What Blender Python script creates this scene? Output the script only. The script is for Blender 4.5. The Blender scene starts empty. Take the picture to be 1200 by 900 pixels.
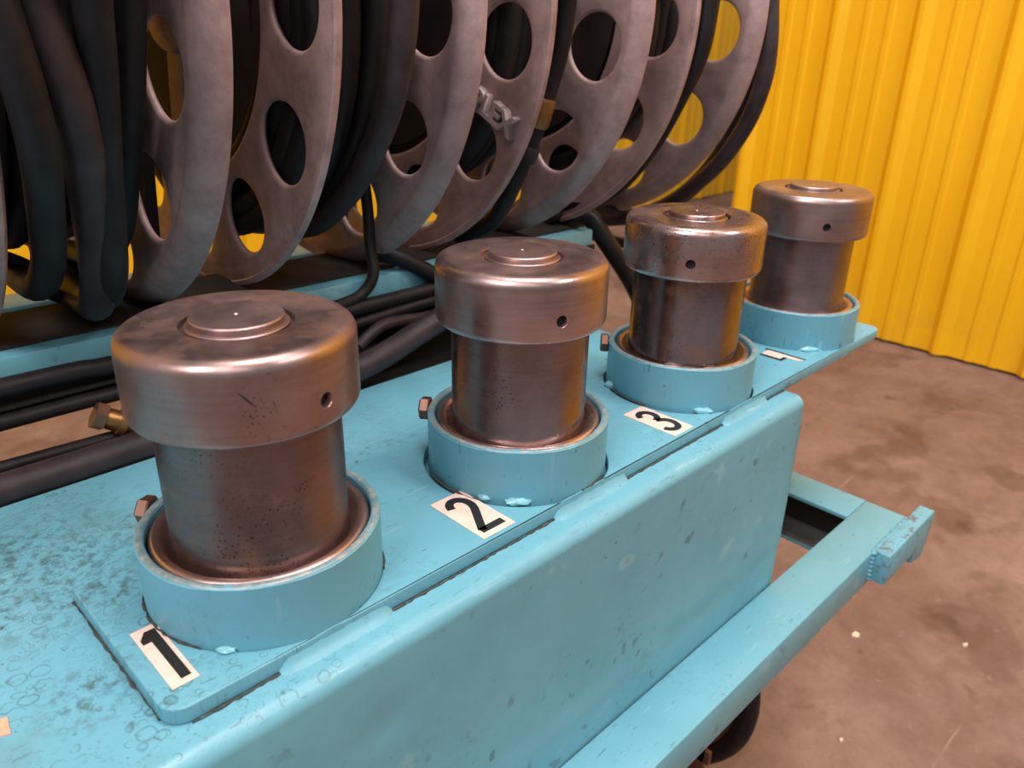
import bpy, bmesh, math, random
from mathutils import Vector, Matrix
PI = math.pi
random.seed(7)
scene = bpy.context.scene
C = scene.collection
ZO = 0.78                                   # height of the mounting plate above the floor

# ---------------------------------------------------------------- camera
def make_camera():
    cam = bpy.data.cameras.new('camera'); co = bpy.data.objects.new('camera', cam); C.objects.link(co)
    cam.sensor_width = 36.0; cam.lens = 926.0489 / 1200 * 36
    yaw, pitch, roll = 0.780118987, 0.412496314, 0.0237307911
    f = Vector((math.cos(yaw)*math.cos(pitch), math.sin(yaw)*math.cos(pitch), -math.sin(pitch)))
    r = f.cross(Vector((0, 0, 1))).normalized(); u = r.cross(f)
    c, s = math.cos(roll), math.sin(roll)
    r2 = c*r + s*u; u2 = -s*r + c*u
    m = Matrix((r2, u2, -f)).transposed().to_4x4()
    m.translation = Vector((-0.201212565, -0.431307973, 0.340216877 + ZO))
    co.matrix_world = m
    cam.clip_start = 0.02; cam.clip_end = 100
    cam.dof.use_dof = True; cam.dof.focus_distance = 0.62; cam.dof.aperture_fstop = 9.0
    scene.camera = co
make_camera()

# ---------------------------------------------------------------- world, lights, exposure
w = bpy.data.worlds.new('world'); scene.world = w; w.use_nodes = True
w.node_tree.nodes['Background'].inputs[0].default_value = (0.82, 0.84, 0.92, 1)
w.node_tree.nodes['Background'].inputs[1].default_value = 0.35
def area(name, loc, target, size, power, color):
    l = bpy.data.lights.new(name, 'AREA'); l.shape = 'RECTANGLE'; l.size, l.size_y = size
    l.energy = power; l.color = color
    o = bpy.data.objects.new(name, l); C.objects.link(o); o.location = loc
    o.rotation_euler = (Vector(target) - Vector(loc)).to_track_quat('-Z', 'Y').to_euler()
    return o
WARM = (1.0, 0.925, 0.91)
area('overhead_light', (-3.0, -0.9, 4.5), (0.3, 0.2, 0.9), (1.6, 2.2), 162, WARM)
area('overhead_light', (-1.8, -2.8, 3.9), (0.3, 0.3, 0.9), (1.2, 1.8), 26, WARM)
area('overhead_light', (1.6, -2.4, 4.0), (3.05, -1.2, 1.2), (0.7, 1.4), 86, WARM)
area('overhead_light', (0.5, -0.3, 4.6), (0.5, 0.0, 0), (1.4, 2.0), 122, WARM)
area('overhead_light', (4.6, 1.2, 4.5), (4.6, 2.6, 1.0), (0.8, 1.6), 60, WARM)  # added to brighten the back area, no lamp known there
scene.view_settings.view_transform = 'Standard'
scene.view_settings.look = 'None'
scene.view_settings.exposure = 0.10
scene.view_settings.gamma = 1.0
scene.view_settings.use_curve_mapping = False

# ---------------------------------------------------------------- materials
class NB:
    def __init__(s, name):
        s.m = bpy.data.materials.new(name); s.m.use_nodes = True
        s.t = s.m.node_tree; s.b = s.t.nodes['Principled BSDF']
        s.pos = s.t.nodes.new('ShaderNodeNewGeometry').outputs['Position']
    def n(s, typ, **kw):
        x = s.t.nodes.new(typ)
        for k, v in kw.items(): setattr(x, k, v)
        return x
    def l(s, a, b): s.t.links.new(a, b)
    def mapped(s, scale=(1, 1, 1), rot=(0, 0, 0), loc=(0, 0, 0)):
        x = s.n('ShaderNodeMapping'); x.inputs['Scale'].default_value = scale
        x.inputs['Rotation'].default_value = rot; x.inputs['Location'].default_value = loc
        s.l(s.pos, x.inputs['Vector']); return x.outputs[0]
    def noise(s, scale, detail=4, rough=0.55, vec=None, dist=0):
        x = s.n('ShaderNodeTexNoise'); x.inputs['Scale'].default_value = scale
        x.inputs['Detail'].default_value = detail; x.inputs['Roughness'].default_value = rough
        x.inputs['Distortion'].default_value = dist
        s.l(vec or s.pos, x.inputs['Vector']); return x.outputs['Fac']
    def vor(s, scale, vec=None, feature='F1', rnd=1.0):
        x = s.n('ShaderNodeTexVoronoi', feature=feature); x.inputs['Scale'].default_value = scale
        x.inputs['Randomness'].default_value = rnd
        s.l(vec or s.pos, x.inputs['Vector']); return x.outputs['Distance']
    def ramp(s, fac, stops):
        x = s.n('ShaderNodeValToRGB'); e = x.color_ramp.elements
        while len(e) < len(stops): e.new(0.5)
        for k, (p, c) in enumerate(stops):
            e[k].position = p; e[k].color = (c, c, c, 1) if isinstance(c, (int, float)) else (*c, 1)
        s.l(fac, x.inputs[0]); return x.outputs[0]
    def mix(s, fac, a, b, mode='MIX'):
        x = s.n('ShaderNodeMix', data_type='RGBA', blend_type=mode)
        for i, v in ((0, fac), (6, a), (7, b)):
            if hasattr(v, 'is_output'): s.l(v, x.inputs[i])
            else: x.inputs[i].default_value = v if i == 0 else (*v, 1)
        return x.outputs[2]
    def math(s, op, a, b=0.0):
        x = s.n('ShaderNodeMath', operation=op)
        for i, v in enumerate((a, b)):
            if hasattr(v, 'is_output'): s.l(v, x.inputs[i])
            else: x.inputs[i].default_value = v
        return x.outputs[0]
    def bump(s, h, strength=0.3, dist=0.001):
        x = s.n('ShaderNodeBump'); x.inputs['Strength'].default_value = strength
        x.inputs['Distance'].default_value = dist; s.l(h, x.inputs['Height'])
        s.l(x.outputs[0], s.b.inputs['Normal'])
    def fin(s, col, rough=0.5, metal=0.0, spec=0.5):
        for k, v in (('Base Color', col), ('Roughness', rough), ('Metallic', metal), ('Specular IOR Level', spec)):
            i = s.b.inputs[k]
            if hasattr(v, 'is_output'): s.l(v, i)
            elif k == 'Base Color': i.default_value = (*v, 1)
            else: i.default_value = v
        return s.m

def paint_mat(name, oily=False, scratch=0.5, rust=False):
    b = NB(name)
    col = b.ramp(b.noise(9, 5), [(0.3, (0.118, 0.345, 0.44)), (0.7, (0.148, 0.40, 0.50))])
    # faded/dusty veils
    col = b.mix(b.ramp(b.noise(28, 6, 0.65), [(0.55, 0.0), (0.85, 0.25)]), col, (0.20, 0.40, 0.47))
    # scratches: thin, short, two directions
    tot = None
    for rot, sc in (((0.3, 0.5, 0.6), 1.0), ((1.1, 0.2, 2.2), 1.3)):
        v = b.mapped((40*sc, 300*sc, 40*sc), rot)
        sfac = b.ramp(b.noise(1.0, 2, 0.5, v), [(0.665, 0.0), (0.70, 1.0)])
        gate = b.ramp(b.noise(16*sc, 3), [(0.50, 0.0), (0.60, 1.0)])
        k = b.math('MULTIPLY', sfac, gate)
        tot = k if tot is None else b.math('MAXIMUM', tot, k)
    col = b.mix(b.math('MULTIPLY', tot, scratch), col, (0.035, 0.075, 0.085))
    v = b.mapped((22, 320, 22), (0.2, 1.3, 1.3))
    ls = b.math('MULTIPLY', b.ramp(b.noise(1.0, 2, 0.5, v), [(0.655, 0.0), (0.69, 1.0)]), b.ramp(b.noise(11, 3), [(0.46, 0.0), (0.55, 1.0)]))
    col = b.mix(b.math('MULTIPLY', ls, scratch*0.6), col, (0.36, 0.58, 0.64))
    sm = b.math('MULTIPLY', b.ramp(b.noise(150, 5, 0.75), [(0.5, 0.0), (0.7, 1.0)]), b.ramp(b.noise(12, 4, 0.6, b.mapped(loc=(5, 1, 3))), [(0.53, 0.0), (0.70, 0.7)]))
    col = b.mix(sm, col, (0.06, 0.13, 0.15))
    if rust:
        col = b.mix(b.ramp(b.noise(70, 4, 0.65, b.mapped(loc=(9, 4, 2))), [(0.54, 0.0), (0.62, 0.75)]), col, (0.13, 0.10, 0.095))
    # small chips
    ch = b.ramp(b.noise(75, 3, 0.6), [(0.72, 0.0), (0.745, 1.0)])
    col = b.mix(b.math('MULTIPLY', ch, 0.75), col, (0.04, 0.05, 0.05))
    rough = 0.42
    if oily:
        sep = b.n('ShaderNodeSeparateXYZ'); b.l(b.pos, sep.inputs[0])
        X, Y = sep.outputs[0], sep.outputs[1]
        # dried droplet rings, thick at the near end of the table
        near = b.ramp(b.math('ADD', b.math('MULTIPLY', X, -1.6), b.math('MULTIPLY', b.noise(5, 3), 0.9)), [(0.30, 0.0), (0.62, 1.0)])
        far = b.math('MULTIPLY', b.ramp(b.noise(9, 3), [(0.52, 0.0), (0.62, 1.0)]), 0.75)
        gate = b.math('MAXIMUM', near, far)
        rings = None
        for sc, amt, lo in ((62, 0.55, 0.28), (125, 0.65, 0.30), (230, 0.5, 0.27)):
            off = b.n('ShaderNodeVectorMath', operation='ADD')
            nz = b.n('ShaderNodeTexNoise'); nz.inputs['Scale'].default_value = sc*1.6; b.l(b.pos, nz.inputs['Vector'])
            scl = b.n('ShaderNodeVectorMath', operation='SCALE'); b.l(nz.outputs['Color'], scl.inputs[0]); scl.inputs['Scale'].default_value = 0.35/sc
            b.l(b.mapped((1, 1, 0.0)), off.inputs[0]); b.l(scl.outputs[0], off.inputs[1])
            d = b.vor(sc, off.outputs[0])
            r = b.ramp(d, [(lo, 0.0), (lo+0.05, 1.0), (lo+0.09, 0.0)])
            r = b.math('MULTIPLY', r, b.ramp(b.noise(sc*0.55, 2), [(0.47, 0.0), (0.6, amt)]))
            rings = r if rings is None else b.math('MAXIMUM', rings, r)
        spk = b.math('MULTIPLY', b.ramp(b.noise(260, 3, 0.7), [(0.60, 0.0), (0.70, 0.8)]), b.ramp(b.noise(13, 4), [(0.52, 0.0), (0.66, 1.0)]))
        flat_top = b.math('GREATER_THAN', sep.outputs[2], ZO - 0.0155)
        gate = b.math('MULTIPLY', gate, flat_top)
        grime = b.math('MULTIPLY', b.math('MULTIPLY', b.math('MAXIMUM', rings, spk), gate), 0.8)
        col = b.mix(grime, col, (0.045, 0.085, 0.09))
        crust = None
        for cx_, cy_, rad in ((-0.115, 0.125, 0.11), (-0.085, 0.055, 0.035), (-0.125, -0.02, 0.035)):
            dd = b.n('ShaderNodeVectorMath', operation='DISTANCE'); b.l(b.mapped((1, 1, 0)), dd.inputs[0]); dd.inputs[1].default_value = (cx_, cy_, 0)
            k = b.ramp(b.math('DIVIDE', dd.outputs['Value'], rad), [(0.35, 1.0), (1.0, 0.0)])
            crust = k if crust is None else b.math('MAXIMUM', crust, k)
        cr = b.math('MULTIPLY', crust, b.ramp(b.noise(120, 5, 0.75), [(0.47, 0.0), (0.62, 0.75)]))
        grime = b.math('MAXIMUM', grime, cr)
        col = b.mix(grime, col, (0.045, 0.085, 0.09))
        veil = b.math('MULTIPLY', gate, b.ramp(b.noise(16, 5, 0.7), [(0.5, 0.0), (0.75, 0.55)]))
        col = b.mix(veil, col, (0.12, 0.22, 0.24))
        rough = b.ramp(b.noise(30, 4), [(0.3, 0.28), (0.7, 0.5)])
    b.bump(b.noise(55, 4, 0.5), 0.35, 0.0012)
    return b.fin(col, rough, 0.0, 0.5)
PAINT = paint_mat('blue_paint')
PAINT_TOP = paint_mat('blue_paint_oil_stained', oily=True)
PAINT_RUST = paint_mat('blue_paint_rusting', rust=True)
PAINT_SCR = paint_mat('blue_paint_scratched', scratch=0.55)

def steel_mat(name, seed, rust=0.3, dark=1.0, pits=0.5, rough=0.33, streak=True):
    b = NB(name)
    loc = (seed*3.7, seed*1.9, seed*5.3)
    base = b.ramp(b.noise(14, 5, 0.6, b.mapped(loc=loc)), [(0.3, (0.32*dark, 0.215*dark, 0.20*dark)), (0.7, (0.55*dark, 0.40*dark, 0.385*dark))])
    if streak:
        st = b.noise(1, 5, 0.6, b.mapped((6, 6, 420), loc=loc))
        base = b.mix(b.ramp(st, [(0.4, 0.0), (0.7, 0.25)]), base, (0.62*dark, 0.50*dark, 0.49*dark))
    rm = b.ramp(b.noise(22, 5, 0.65, b.mapped(loc=loc)), [(0.62 - rust*0.25, 0.0), (0.80 - rust*0.2, 0.8)])
    col = b.mix(rm, base, (0.20, 0.085, 0.035))
    pv = b.vor(330, b.mapped(loc=loc))
    pm = b.math('MULTIPLY', b.ramp(pv, [(0.16, 1.0), (0.30, 0.0)]), b.ramp(b.noise(17, 4, 0.6, b.mapped(loc=(seed, 2, 1))), [(0.60 - pits*0.22, 0.0), (0.68 - pits*0.1, 1.0)]))
    col = b.mix(b.math('MULTIPLY', pm, 0.85), col, (0.045, 0.02, 0.015))
    ro = b.ramp(b.noise(26, 5, 0.65, b.mapped(loc=loc)), [(0.3, rough - 0.06), (0.75, rough + 0.16)])
    b.bump(b.noise(150, 4, 0.6), 0.12, 0.0006)
    metal = b.math('SUBTRACT', 0.95, b.math('MULTIPLY', rm, 0.5))
    return b.fin(col, ro, metal, 0.5)

def cast_mat():
    b = NB('cast_aluminium')
    col = b.ramp(b.noise(7, 6, 0.65), [(0.3, (0.31, 0.20, 0.192)), (0.7, (0.50, 0.345, 0.33))])
    col = b.mix(b.ramp(b.noise(45, 5, 0.7), [(0.42, 0.0), (0.75, 0.6)]), col, (0.15, 0.095, 0.09))
    v = b.mapped((20, 260, 20), (0.6, 0.9, 0.3))
    col = b.mix(b.ramp(b.noise(1, 2, 0.5, v), [(0.68, 0.0), (0.74, 0.4)]), col, (0.4, 0.33, 0.31))
    b.bump(b.noise(420, 3, 0.6), 0.35, 0.0005)
    return b.fin(col, b.ramp(b.noise(18, 4), [(0.3, 0.44), (0.7, 0.62)]), 0.25, 0.5)
CAST = cast_mat()

def rubber_mat(name, c=(0.0065, 0.005, 0.006), rough=0.5):
    b = NB(name)
    col = b.ramp(b.noise(30, 5, 0.65), [(0.35, c), (0.8, tuple(x*2.6 for x in c))])
    b.bump(b.noise(260, 3), 0.15, 0.0004)
    return b.fin(col, b.ramp(b.noise(20, 3), [(0.3, rough-0.05), (0.7, rough+0.15)]), 0.0, 0.3)
RUBBER = rubber_mat('black_rubber')
RUBBER_WORN = rubber_mat('worn_black_rubber', (0.022, 0.016, 0.018), 0.45)
def flat(name, c, rough=0.5, metal=0.0, var=0.25, sc=40):
    b = NB(name)
    col = b.ramp(b.noise(sc, 4, 0.6), [(0.3, tuple(x*(1-var) for x in c)), (0.7, tuple(x*(1+var) for x in c))])
    return b.fin(col, rough, metal)
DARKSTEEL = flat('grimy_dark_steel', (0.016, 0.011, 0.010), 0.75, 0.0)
BLACKSTEEL_SHADE = flat('black_steel_and_shade', (0.006, 0.0045, 0.0045), 0.8)  # also colours the added dark plate, gap strips and hole plugs
BRASS = flat('tarnished_brass', (0.30, 0.15, 0.05), 0.4, 0.85)
RUSTY = flat('rusty_bolt_steel', (0.20, 0.105, 0.075), 0.42, 0.75)
GRIME = flat('dark_grime', (0.05, 0.055, 0.05), 0.85, 0.0, 0.6, 300)
STICKER = flat('sticker_vinyl', (0.80, 0.58, 0.48), 0.5, 0.0, 0.10, 120)
INK = flat('black_ink', (0.012, 0.011, 0.011), 0.45, 0.0, 0.1)
WELD = flat('painted_weld', (0.20, 0.48, 0.56), 0.22, 0.0, 0.15, 80)
CASTL = flat('pale_cast_letters', (0.50, 0.40, 0.39), 0.45, 0.3)  # letters in a paler tone than the flange
DUST = flat('grey_dust', (0.11, 0.10, 0.10), 0.9, 0.0, 0.3)
ORANGE = flat('orange_vinyl', (0.72, 0.34, 0.22), 0.5)
FLAKE = flat('pale_flake', (0.75, 0.62, 0.52), 0.8)

def yellow_mat(name):
    b = NB(name)
    col = b.ramp(b.noise(1.6, 4, 0.5), [(0.3, (0.76, 0.41, 0.004)), (0.7, (0.83, 0.465, 0.007))])
    sp = b.ramp(b.noise(26, 4, 0.7), [(0.70, 0.0), (0.78, 0.6)])
    col = b.mix(sp, col, (0.40, 0.20, 0.03))
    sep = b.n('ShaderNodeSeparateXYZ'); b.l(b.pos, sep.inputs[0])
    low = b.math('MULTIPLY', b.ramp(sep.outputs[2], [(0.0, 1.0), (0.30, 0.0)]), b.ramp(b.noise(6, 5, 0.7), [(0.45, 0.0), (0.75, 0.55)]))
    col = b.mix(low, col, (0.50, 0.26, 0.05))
    return b.fin(col, 0.45, 0.0, 0.35)
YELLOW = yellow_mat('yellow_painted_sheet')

def floor_mat():
    b = NB('stained_concrete')
    a = b.ramp(b.noise(1.7, 8, 0.62), [(0.3, (0.165, 0.100, 0.080)), (0.72, (0.33, 0.22, 0.185))])
    a = b.mix(b.ramp(b.noise(5.5, 8, 0.7, dist=0.6), [(0.42, 0.0), (0.75, 0.65)]), a, (0.115, 0.064, 0.048))
    a = b.mix(b.ramp(b.noise(3.1, 6, 0.7, b.mapped(loc=(3, 8, 0))), [(0.58, 0.0), (0.78, 0.6)]), a, (0.40, 0.29, 0.25))
    a = b.mix(b.ramp(b.noise(9, 3, 0.5, b.mapped(loc=(1.3, 2.2, 0))), [(0.64, 0.0), (0.74, 0.8)]), a, (0.085, 0.045, 0.032))
    a = b.mix(b.ramp(b.noise(4.2, 3, 0.5, b.mapped(loc=(7.7, 4.4, 0))), [(0.56, 0.0), (0.63, 0.5)]), a, (0.095, 0.052, 0.038))
    a = b.mix(b.ramp(b.noise(38, 5, 0.75), [(0.5, 0.0), (0.8, 0.5)]), a, (0.12, 0.07, 0.055))
    a = b.mix(b.ramp(b.noise(24, 5, 0.75, b.mapped(loc=(2, 9, 1))), [(0.60, 0.0), (0.75, 0.6)]), a, (0.42, 0.31, 0.26))
    v = b.mapped((2.2, 34, 1), (0, 0, 0.9))
    a = b.mix(b.ramp(b.noise(1, 3, 0.5, v), [(0.70, 0.0), (0.76, 0.45)]), a, (0.45, 0.36, 0.31))
    v = b.mapped((1.4, 9, 1), (0, 0, -0.55), (0.4, 0.1, 0))
    a = b.mix(b.ramp(b.noise(1, 4, 0.5, v), [(0.58, 0.0), (0.72, 0.5)]), a, (0.12, 0.07, 0.05))
    b.bump(b.noise(30, 8, 0.7), 0.25, 0.004)
    return b.fin(a, b.ramp(b.noise(8, 6, 0.65), [(0.3, 0.45), (0.7, 0.75)]), 0.0, 0.4)
FLOOR = floor_mat()
CEIL = flat('ceiling_grey', (0.20, 0.17, 0.16), 0.8)

# ---------------------------------------------------------------- mesh helpers
class MB:
    """collects geometry in plate coordinates (z = 0 on the mounting plate) and links it as one mesh object"""
    def __init__(s): s.v = []; s.f = []
    def add(s, vs, fs):
        o = len(s.v); s.v += [Vector(p) for p in vs]; s.f += [tuple(i+o for i in f) for f in fs]
    def box(s, x0, x1, y0, y1, z0, z1):
        s.add([(x, y, z) for x in (x0, x1) for y in (y0, y1) for z in (z0, z1)],
              [(0, 1, 3, 2), (4, 6, 7, 5), (0, 4, 5, 1), (2, 3, 7, 6), (0, 2, 6, 4), (1, 5, 7, 3)])
    def obox(s, c, ax, ay, az):
        c = Vector(c); ax, ay, az = Vector(ax), Vector(ay), Vector(az)
        s.add([c + i*ax + j*ay + k*az for i in (-1, 1) for j in (-1, 1) for k in (-1, 1)],
              [(0, 1, 3, 2), (4, 6, 7, 5), (0, 4, 5, 1), (2, 3, 7, 6), (0, 2, 6, 4), (1, 5, 7, 3)])
    def lathe(s, prof, c=(0, 0, 0), axis='Z', n=96, closed=False, skip=None):
        c = Vector(c); vs = []; fs = []
        for k in range(n):
            a = 2*PI*k/n
            for r, h in prof:
                p = (r*math.cos(a), r*math.sin(a), h) if axis == 'Z' else ((h, r*math.cos(a), r*math.sin(a)) if axis == 'X' else (r*math.cos(a), h, r*math.sin(a)))
                vs.append(c + Vector(p))
        m = len(prof)
        for k in range(n):
            k2 = (k+1) % n
            for j in range(m if closed else m-1):
                j2 = (j+1) % m
                fs.append((k*m+j, k2*m+j, k2*m+j2, k*m+j2))
        s.add(vs, fs)
    def tube(s, pts, r, n=12, cap=True, rs=None):
        pts = [Vector(p) for p in pts]; m = len(pts)
        t = [(pts[min(i+1, m-1)] - pts[max(i-1, 0)]).normalized() for i in range(m)]
        up = Vector((0, 0, 1)) if abs(t[0].z) < 0.9 else Vector((1, 0, 0))
        nrm = (up - t[0]*up.dot(t[0])).normalized(); vs = []; fs = []
        for i in range(m):
            nrm = (nrm - t[i]*nrm.dot(t[i])).normalized(); bi = t[i].cross(nrm)
            rr = rs[i] if rs else r
            vs += [pts[i] + rr*(math.cos(2*PI*k/n)*nrm + math.sin(2*PI*k/n)*bi) for k in range(n)]
        for i in range(m-1):
            for k in range(n):
                k2 = (k+1) % n
                fs.append((i*n+k, i*n+k2, (i+1)*n+k2, (i+1)*n+k))
        if cap:
            fs.append(tuple(range(n))[::-1]); fs.append(tuple((m-1)*n+k for k in range(n)))
        s.add(vs, fs)
    def ball(s, c, r, seg=10, rings=6, sc=(1, 1, 1), jit=0.0):
        c = Vector(c); vs = []; fs = []
        for i in range(rings+1):
            ph = PI*i/rings
            for k in range(seg):
                a = 2*PI*k/seg; q = r*(1+random.uniform(-jit, jit))
                vs.append(c + Vector((q*sc[0]*math.sin(ph)*math.cos(a), q*sc[1]*math.sin(ph)*math.sin(a), q*sc[2]*math.cos(ph))))
        for i in range(rings):
            for k in range(seg):
                k2 = (k+1) % seg
                fs.append((i*seg+k, (i+1)*seg+k, (i+1)*seg+k2, i*seg+k2))
        s.add(vs, fs)
    def prism(s, poly, z0, z1, f=None):
        f = f or (lambda x, y, z: (x, y, z)); n = len(poly)
        s.add([f(x, y, z0) for x, y in poly] + [f(x, y, z1) for x, y in poly],
              [tuple(range(n))[::-1], tuple(range(n, 2*n))] + [(i, (i+1) % n, n+(i+1) % n, n+i) for i in range(n)])
    def build(s, name, mat, parent=None, smooth=40, bevel=0.0, seg=2, merge=True):
        me = bpy.data.meshes.new(name); org = Vector((0, 0, 0))
        p = parent
        while p is not None: org = org + p.location; p = p.parent
        bm = bmesh.new()
        vs = [bm.verts.new(p + Vector((0, 0, ZO)) - org) for p in s.v]
        for f in s.f:
            try: bm.faces.new([vs[i] for i in f])
            except ValueError: pass
        if merge: bmesh.ops.remove_doubles(bm, verts=bm.verts, dist=1e-6)
        bmesh.ops.recalc_face_normals(bm, faces=bm.faces)
        if bevel:
            ed = [e for e in bm.edges if len(e.link_faces) == 2 and e.calc_face_angle(0) > 0.6]
            bmesh.ops.bevel(bm, geom=ed, offset=bevel, segments=seg, profile=0.5, affect='EDGES', clamp_overlap=True)
        bm.to_mesh(me); bm.free()
        me.materials.append(mat)
        if smooth:
            for f in me.polygons: f.use_smooth = True
            me.set_sharp_from_angle(angle=math.radians(smooth))
        o = bpy.data.objects.new(name, me); C.objects.link(o)
        if parent is not None: o.parent = parent
        return o
def thing(name, label, cat, loc, group=None):
    o = bpy.data.objects.new(name, None); C.objects.link(o); o.empty_display_size = 0.02
    o.location = (loc[0], loc[1], loc[2] + ZO); o['label'] = label; o['category'] = cat
    if group: o['group'] = group
    return o
def tag(o, label, cat, group=None):
    o['label'] = label; o['category'] = cat
    if group: o['group'] = group
    return o
def struct(o): o['kind'] = 'structure'; return o
def smooth_path(pts, sub=8):
    P = [Vector(p) for p in pts]; out = []
    for i in range(len(P)-1):
        p0, p1, p2, p3 = P[max(i-1, 0)], P[i], P[i+1], P[min(i+2, len(P)-1)]
        for k in range(sub):
            t = k/sub
            out.append(0.5*((2*p1) + (p2-p0)*t + (2*p0-5*p1+4*p2-p3)*t*t + (3*p1-p0-3*p2+p3)*t**3))
    out.append(P[-1]); return out

# ---------------------------------------------------------------- setting
m = MB(); m.box(-4, 9, -5, 3.1, -ZO-0.1, -ZO); struct(m.build('floor', FLOOR, smooth=0))
m = MB(); m.box(-4, 9, -5, 3.1, 4.7, 4.8); struct(m.build('ceiling', CEIL, smooth=0))

def sheet_profile(n_ribs, pitch):
    """(along, out) points of a ribbed cladding sheet: one tall rib and two low ribs per pitch"""
    pts = []
    for k in range(n_ribs):
        a = k*pitch
        for d, h in ((0.0, 0), (0.025, 0.026), (0.041, 0.026), (0.074, 0), (0.132, 0), (0.138, 0.006), (0.158, 0.006), (0.164, 0), (0.218, 0), (0.224, 0.006), (0.244, 0.006), (0.250, 0)):
            pts.append((a+d, h))
    pts.append((n_ribs*pitch, 0)); return pts
def ribbed_wall(name, origin, along, out, length, z0, z1, pitch=0.317, ribs=3, start=0.0):
    root = struct(bpy.data.objects.new(name, None)); C.objects.link(root); root.location = origin
    along, out = Vector(along), Vector(out); me0 = None
    k = 0
    while k*pitch*ribs < length:
        if me0 is None:
            pr = sheet_profile(ribs, pitch); bm = bmesh.new()
            rows = []
            for z in (z0, z1):
                rows.append([(bm.verts.new(along*a + out*(h+0.003) + Vector((0, 0, z))), bm.verts.new(along*a + out*h + Vector((0, 0, z)))) for a, h in pr])
            for i in range(len(pr)-1):
                for s_ in (0, 1):
                    bm.faces.new((rows[0][i][s_], rows[0][i+1][s_], rows[1][i+1][s_], rows[1][i][s_]))
                for row in rows: bm.faces.new((row[i][0], row[i+1][0], row[i+1][1], row[i][1]))
            for i in (0, len(pr)-1): bm.faces.new((rows[0][i][0], rows[1][i][0], rows[1][i][1], rows[0][i][1]))
            bmesh.ops.recalc_face_normals(bm, faces=bm.faces)
            me0 = bpy.data.meshes.new('cladding_sheet'); bm.to_mesh(me0); bm.free(); me0.materials.append(YELLOW)
        o = bpy.data.objects.new('cladding_sheet', me0); C.objects.link(o); o.parent = root
        o.location = along*(start + k*pitch*ribs) + out*(0.0015*(k % 2)); k += 1
    return root
# near wall at x = 3.05 (ends at y = 1.42), far wall at y = 2.95
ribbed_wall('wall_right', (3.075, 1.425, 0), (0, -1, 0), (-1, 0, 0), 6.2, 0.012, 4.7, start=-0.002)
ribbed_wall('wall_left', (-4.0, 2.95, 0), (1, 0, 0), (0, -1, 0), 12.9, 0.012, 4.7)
m = MB(); m.box(3.079, 3.090, -5, 1.40, -ZO, -ZO+0.05); struct(m.build('gap_strip_right', BLACKSTEEL_SHADE, smooth=0))  # added dark strip, stops light leaking under the sheets and draws a dark line
m = MB(); m.box(-4, 9, 2.956, 2.966, -ZO, -ZO+0.05); struct(m.build('gap_strip_left', BLACKSTEEL_SHADE, smooth=0))  # same added dark strip along the far wall, closing its lit gap
m = MB(); m.box(3.080, 3.094, 1.30, 1.43, -ZO, 4.7-ZO)
struct(m.build('trim_1', YELLOW, smooth=0))

# ---------------------------------------------------------------- the cart
JX = [0.0, 0.2430, 0.4925, 0.7468]
cart = thing('hydraulic_cart', 'turquoise painted steel cart with box body, overhanging number plate and channel frame under four cylinders', 'cart', (0, 0.1, -ZO))
YF = -0.105; YB = 0.236; ZT = -0.012

# box body, rounded front top edge, dented front
DX, DZ = 0.018, -0.076
def box_body():
    m = MB(); n = 8; R = 0.012
    prof = [(YF, -0.30)] + [(YF, -0.29 + 0.01*i) for i in range(25)]
    prof += [(YF + R - R*math.cos(a), ZT - R + R*math.sin(a)) for a in [PI/2*i/n for i in range(n+1)]]
    prof += [(-0.05, ZT), (0.05, ZT), (0.15, ZT), (YB - 0.004, ZT), (YB - 0.001, ZT - 0.001), (YB, ZT - 0.004), (YB, -0.05), (YB - 0.006, -0.05), (YB - 0.006, -0.30)]
    xs = [-0.75 + 0.015*i for i in range(90)]; xs = [x for x in xs if x < 0.582] + [0.5845, 0.587]
    vs = []; fs = []
    for x in xs:
        sh = 0.0025 if x > 0.586 else 0.0
        for (y, z) in prof:
            yy, zz = y, z
            if z > -0.2 and z < -0.02 and y == YF: yy = y + 0.0015*math.sin(x*9) * (1 if z < -0.04 else 0)
            if y == YF: yy += 0.0032*math.exp(-((x-DX)**2 + (z-DZ)**2)/0.00022) + 0.0022*math.exp(-((x-0.30)**2/0.02 + (z+0.13)**2/0.006))
            yy += sh if y < 0 else -sh
            vs.append((x, yy, zz - (sh if z > -0.1 else 0)))
    k = len(prof)
    for i in range(len(xs)-1):
        for j in range(k-1): fs.append((i*k+j, (i+1)*k+j, (i+1)*k+j+1, i*k+j+1))
        fs.append((i*k+k-1, (i+1)*k+k-1, (i+1)*k, i*k))
    fs.append(tuple(range(k))); fs.append(tuple((len(xs)-1)*k+j for j in range(k))[::-1])
    m.add(vs, fs); return m.build('box_body', PAINT_TOP, cart, smooth=50)
box_body()

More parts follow.
